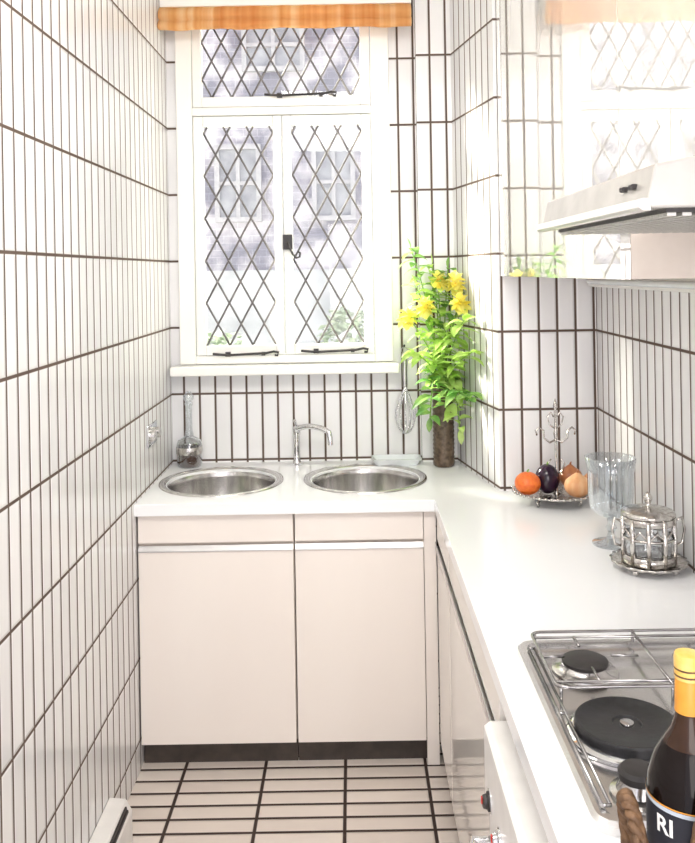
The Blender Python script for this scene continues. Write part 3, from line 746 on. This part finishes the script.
# ------------------------------------------------------------------ bottle and basket
bx_, by_ = .366, .965
t = thing('wine_bottle', 'nearly black bottle with orange neck and yellow cap standing in a wicker basket', 'bottle', (bx_, by_, .903))
bm = nb(); lathe(bm, [(.040,.904),(.045,.91),(.046,.93),(.0462,1.080),(.0445,1.100),(.037,1.122),(.028,1.137)], (bx_,by_,0), 40); obj('glass_body', bm, M['dark_glass'], t, smooth='auto')
bm = nb(); lathe(bm, [(.028,1.137),(.019,1.152),(.0148,1.166),(.0136,1.180),(.0132,1.200)], (bx_,by_,0), 40, False, True); obj('glass_neck', bm, M['amber_glass'], t, smooth='auto')
bm = nb(); lathe(bm, [(.0152,1.1715),(.0147,1.180),(.0142,1.207),(.0136,1.208)], (bx_,by_,0), 32, False, False); obj('neck_label', bm, M['gold'], t, smooth='auto')
bm = nb(); lathe(bm, [(.0146,1.208),(.0148,1.230),(.0139,1.235),(.010,1.236)], (bx_,by_,0), 32, flute=.02, nf=16); cp_ = obj('cap', bm, M['yellow_cap'], t, smooth='auto')
for z in (1.2115, 1.2185):
    bm = nb(); lathe(bm, [(.0152,z),(.0152,z+.002)], (bx_,by_,0), 32, False, False); obj('cap_band', bm, M['wicker'], cp_, smooth=True)
bm = nb(); lathe(bm, [(.0466,.955),(.0468,.958),(.0468,1.074),(.0466,1.076)], (bx_,by_,0), 48, False, False); lb = obj('label_paper', bm, M['label'], t, smooth='auto')
bm = nb(); lathe(bm, [(.0469,1.0765),(.0469,1.081)], (bx_,by_,0), 48, False, False); obj('pale_band', bm, M['pale'], t, smooth=True)
bm = nb(); lathe(bm, [(.0470,1.0815),(.0469,1.083)], (bx_,by_,0), 48, False, False); obj('gold_band', bm, M['gold'], t, smooth=True)
tc = bpy.data.curves.new('txt', 'FONT'); tc.body = 'RI'; tc.size = .026; tc.extrude = 0; tc.align_x = 'CENTER'; tc.offset = .0006
to = bpy.data.objects.new('tmp2', tc); C.objects.link(to); bpy.context.view_layer.update()
dg = bpy.context.evaluated_depsgraph_get(); tm = bpy.data.meshes.new_from_object(to.evaluated_get(dg)); bpy.data.objects.remove(to)
tb = bmesh.new(); tb.from_mesh(tm); bmesh.ops.triangulate(tb, faces=tb.faces); bmesh.ops.subdivide_edges(tb, edges=tb.edges, cuts=2, use_grid_fill=True); tb.to_mesh(tm); tb.free()
face = math.atan2(-by_, -bx_)
ang0 = face - math.radians(34)
for v in tm.vertices:
    a = ang0 + v.co.x/.0475
    v.co = Vector((.0475*math.cos(a), .0475*math.sin(a), 1.0525+v.co.y-.903))
tm.materials.clear(); tm.materials.append(M['letter']); tm.name = 'lettering'
tx = bpy.data.objects.new('lettering', tm); C.objects.link(tx); tx.parent = lb

t = thing('wicker_basket', 'brown wicker bottle basket with loop handles at the front of the worktop', 'basket', (bx_, by_, .9))
bm = nb()
for k in range(9): tube(bm, arc((bx_,by_,.905+.0085*k), .056+.0006*k, 0, 350, 35, 'XY'), .0045, 6, True)
obj('weave', bm, M['wicker'], t, smooth=True)
bm = nb()
for k in range(24):
    a = 2*PI*k/24; tube(bm, [(bx_+.0565*math.cos(a),by_+.0565*math.sin(a),.903),(bx_+.062*math.cos(a),by_+.062*math.sin(a),.985)], .003, 6)
obj('stakes', bm, M['wicker'], t, smooth=True)
for (ca, rr, hh, sp_) in ((face-math.radians(66), .064, .118, .95),(face+math.radians(18), .060, .148, .75)):
    bm = nb()
    for ph in (0, 2*PI/3, 4*PI/3):
        P = []
        for i in range(49):
            s = i/48; a = ca + (s-.5)*sp_; tw = s*9*PI+ph
            R0 = rr+.008*math.sin(PI*s)+.0045*math.cos(tw)
            P.append((bx_+R0*math.cos(a), by_+R0*math.sin(a), .960+hh*math.sin(PI*s)**.6+.0045*math.sin(tw)))
        tube(bm, P, .0052, 7)
    obj('loop_handle', bm, M['wicker'], t, smooth=True)

# ------------------------------------------------------------------ lights
def lamp(name, kind, loc, direction, energy, color=(1,1,1), size=1., sy=None, angle=None):
    l = bpy.data.lights.new(name, kind); l.energy = energy; l.color = color
    if kind == 'AREA':
        l.shape = 'RECTANGLE'; l.size = size; l.size_y = sy or size
    if angle is not None: l.angle = angle
    o = bpy.data.objects.new(name, l); C.objects.link(o); o.location = loc
    o.rotation_euler = Vector(direction).to_track_quat('-Z', 'Y').to_euler()
    return o
lamp('sun', 'SUN', (0,6,5), (1.7,-1,-1.05), 55.0, (1,.97,.82), angle=math.radians(12))
lamp('overhead_fill', 'AREA', (0,1.3,2.8), (.1,.8,-1), 38, (1,.97,.92), .9, .9)  # unseen overhead fill, added to brighten the interior
lamp('front_fill', 'AREA', (.25,-.6,1.5), (-.03,1,-.22), 17, (1,.94,.88), .9, 1.2)  # added warm frontal fill from behind the camera, not a fixture

# environment: bright pale sky beyond the window, dimmer room light from behind
wd = bpy.data.worlds.new('world'); S.world = wd; wd.use_nodes = True
nt = wd.node_tree; bg = nt.nodes['Background']
tcw = nt.nodes.new('ShaderNodeTexCoord'); sx = nt.nodes.new('ShaderNodeSeparateXYZ'); nt.links.new(tcw.outputs['Generated'], sx.inputs[0])
mr = nt.nodes.new('ShaderNodeMapRange'); mr.inputs['From Min'].default_value = -.6; mr.inputs['From Max'].default_value = .4
nt.links.new(sx.outputs[1], mr.inputs[0])
rp = nt.nodes.new('ShaderNodeValToRGB'); rp.color_ramp.elements[0].color = (.40,.395,.44,1); rp.color_ramp.elements[1].color = (.98,1,.93,1)
nt.links.new(mr.outputs[0], rp.inputs[0]); nt.links.new(rp.outputs[0], bg.inputs[0]); bg.inputs[1].default_value = 4.3

# ------------------------------------------------------------------ camera
cam = bpy.data.cameras.new('camera'); co = bpy.data.objects.new('camera', cam); C.objects.link(co)
cam.sensor_fit = 'HORIZONTAL'; cam.sensor_width = 36; cam.lens = F*36/695
cam.shift_x = -4.5/695; cam.shift_y = -149.5/695; cam.clip_start = .02
co.matrix_world = Matrix.Translation((0,0,H)) @ Matrix.Rotation(math.radians(90), 4, 'X') @ Matrix.Rotation(-.017, 4, 'Z')
S.camera = co
S.view_settings.view_transform = 'Standard'
S.view_settings.exposure = 0.0
